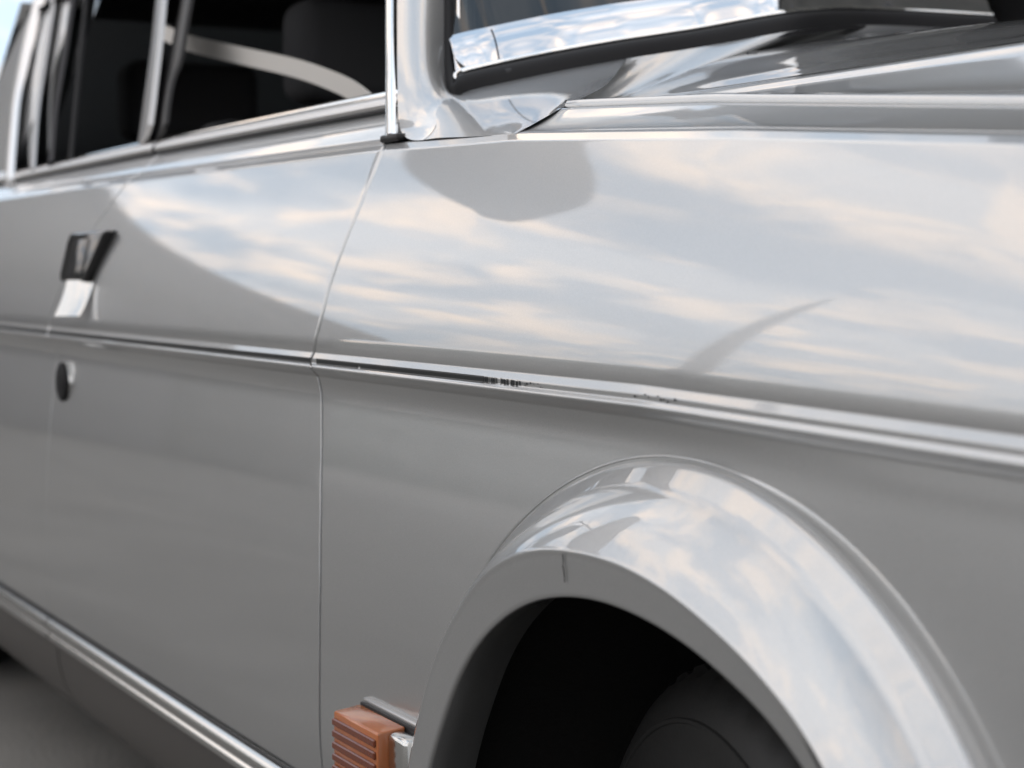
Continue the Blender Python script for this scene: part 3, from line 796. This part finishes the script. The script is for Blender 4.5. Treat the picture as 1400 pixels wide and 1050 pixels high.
# --- wheel arch flare
def flare():
    th = np.linspace(R(-32), R(212), 190)
    _interp = np.interp
    rows_ = []
    for t in th:
        c, s = math.cos(t), math.sin(t)
        def O(r, y): 
            X = AC[0] + r * c; Z = AC[1] + r * s
            return np.array((X, y + max(0.0, surf_y(X, min(max(Z, CH - .47), CH - .1))) * 1.0, Z))
        dg_ = math.degrees(t)
        lipr = 0.3058 + .8 * .001 * np.interp(dg_, [-30, 40, 50, 57, 68, 78, 90, 98, 108, 119, 128, 136, 146, 152, 200], [8, 10, 8, 1.5, -6, -7.5, -6.5, -3.8, 3, 8, 5, 3, 0, -5, -8])
        lip = np.array((-0.966 + lipr * c, -0.042, CH - 0.477 + lipr * s))
        opr = 0.3011 + .9 * .001 * np.interp(dg_, [-30, 45, 58, 66, 76, 85, 94, 102, 111, 119, 129, 137, 145, 200], [8, 9, 5, -.7, -3.7, -4.4, -2.6, -.4, 2.6, 3.6, 3.6, 1, -4, -8])
        opn = np.array((-0.955 + opr * c, -0.0405, CH - 0.502 + opr * s))
        bt = float(np.interp(t, [R(-40), R(30), R(58), R(84), R(212)], [.025, .025, .017, .0035, .0035]))
        pts = [O(.3525 + bt, .0028), O(.3525 + bt - .0010, .0010), O(.3525 + bt - .0028, .0001), O(.3525 + bt * .55, -.0003), O(.3545, -.0006), O(.3528, -.0003),
               O(.3518, .0030), O(.3510, .0030), O(.3502, -.0010), O(.3488, -.0034), O(.3465, -.0050)]
        ridge = O(.3372, -.0115)
        r2 = O(.3335, -.0145)
        seg1 = [pts[-1] + (ridge - pts[-1]) * k for k in (.25, .5, .75, .93)]
        # bulging face from ridge to lip
        mids = [r2 + (lip - r2) * k + (np.array((c, 0, s)) * .0020 + np.array((0, -.0032, 0))) * math.sin(PI * k) for k in (0, .08, .18, .3, .42, .54, .66, .78, .88, .95, .985)]
        rr = ridge + np.array((0, -.0015, 0)) * 0
        lipc = [lip + (np.array((c, 0, s)) * .0002), lip + np.array((-c * .0012, -.0002, -s * .0012)), lip + np.array((-c * .0030, .0002, -s * .0030))]
        face = [lip + (opn - lip) * k for k in (.18, .4, .6, .8, .92)]
        inn = [opn, opn + np.array((-c * .0012, .0010, -s * .0012)), opn + np.array((-c * .0014, .004, -s * .0014)), opn + np.array((c * .002, .02, s * .002)), opn + np.array((c * .012, .05, s * .012))]
        rows_.append(pts + seg1 + [rr] + mids + lipc + face + inn)
    A_ = np.array(rows_)
    for _ in range(10):        # the hand-finished lips run smooth
        A_[1:-1] = (A_[:-2] + 2 * A_[1:-1] + A_[2:]) / 4
    g = grid('wheel_arch_flare', A_, 'paint', car, flip=True)
    return g
fl = flare()
# fine crack in the paint at the top of the lip
ck = [at(u, v, -.0425 + dy) for u, v, dy in ((769, 757, -.0004), (770, 766, 0), (769.5, 775, 0), (771.5, 785, .0003), (772, 796, .0006))]
sweep('paint_crack', np.array(ck), circle(.00035, 6), 'black', fl)
# dark liner of the wheel housing
rows_ = []
for t in np.linspace(R(-35), R(215), 60):
    c, s = math.cos(t), math.sin(t)
    rows_.append([(-.945 + r * c, y, CH - .47 + r * s) for r, y in ((.305, -.008), (.33, .02), (.345, .06), (.345, .42), (.0, .42))])
grid('wheel_housing', np.array(rows_), 'underseal', car)
rows_ = []
for t in np.linspace(R(-8), R(188), 50):
    c, s = math.cos(t), math.sin(t)
    rows_.append([(rear_arch[0] + r * c, y, rear_arch[1] + r * s) for r, y in ((.302, .012), (.33, .03), (.34, .35), (.0, .35))])
grid('wheel_housing', np.array(rows_), 'underseal', car)

# --- wheels
def wheel(cx, cy, cz, steer=0):
    rt = .298
    w = lathe('wheel', [(.0, .045), (.05, .045), (.055, .035), (.10, .04), (.175, .03), (.182, .012), (.188, .010), (.186, .05), (.180, .10), (.186, .185), (.192, .19)], (0, 0, 0), 'rim', car, seg=60)
    prof = [(.186, .006), (.20, -.006), (.208, -.009), (.210, -.0105), (.213, -.0105), (.215, -.0095), (.235, -.012), (.252, -.0105), (.253, -.012), (.256, -.012), (.257, -.010), (.270, -.006), (.287, .006), (.2935, .016)]
    yv = .018
    for k in range(6):
        prof += [(.2975, yv), (.298, yv + .002), (.298, yv + .019), (.2975, yv + .021), (.2905, yv + .0225), (.2905, yv + .0265)]
        yv += .029
    prof += [(.290, yv), (.275, yv + .010), (.235, yv + .018), (.20, yv + .012), (.186, yv)]
    ty = lathe('tyre', prof, (0, 0, 0), 'tyre', w, seg=180)
    if not ty.data.get('cut'):
        for v in ty.data.vertices:       # cross grooves of the tread blocks
            r = math.hypot(v.co.x, v.co.z)
            if r > .292:
                k = round(math.atan2(v.co.z, v.co.x) / (2 * PI) * 180)
                if k % 4 == 0: v.co.x *= .978; v.co.z *= .978
    hub = lathe('hub_cap', [(0, .020), (.02, .021), (.030, .026), (.034, .045)], (0, 0, 0), 'dull_chrome', w, seg=30)
    w.location = (cx, cy, cz); w.scale = (.866, .92, .866); w.rotation_euler = (0, 0, steer)
    return w
wheel(-.985, .062, .259, R(-12))
wheel(rear_arch[0], .04, .259)

# --- amber side lamp low on the fender
def lamp():
    zt = CH - .3665
    x0, x1 = -1.416, -1.326
    y0 = surf_y(-1.39, zt)
    sh = lambda co: (co[0], co[1], co[2] - (0.003 if co[1] < y0 - .01 else 0))
    hs = bevel_box('side_lamp', (x0 - .004, y0 - .0055, zt - .062), (-1.286, y0 + .006, zt + .0055), 'rim', car, b=.0022, seg=3)
    bevel_box('lamp_gasket', (x0 - .002, y0 - .0085, zt - .060), (-1.290, y0 - .0057, zt + .0022), 'rubber', hs, b=.0010, seg=2)
    bevel_box('amber_lens', (x0, y0 - .034, zt - .055), (x1, y0 - .0087, zt + .0006), 'amber', hs, b=.002, seg=3, shape=sh)
    for k in range(5):
        z = zt - .011 - k * .010
        bevel_box('lens_rib', (x0 + .002, y0 - .0365, z - .0032), (x1 - .002, y0 - .0335, z + .0032), 'amber_dark', hs, b=.001, seg=1)
    bevel_box('lamp_end', (x1 + .001, y0 - .026, zt - .055), (-1.292, y0 - .0087, zt - .0015), 'dull_chrome', hs, b=.005, seg=3)
lamp()

# grids flipped where needed: every body sheet gets consistent outward normals
for o in car.children:
    pass
print('NP', NP)
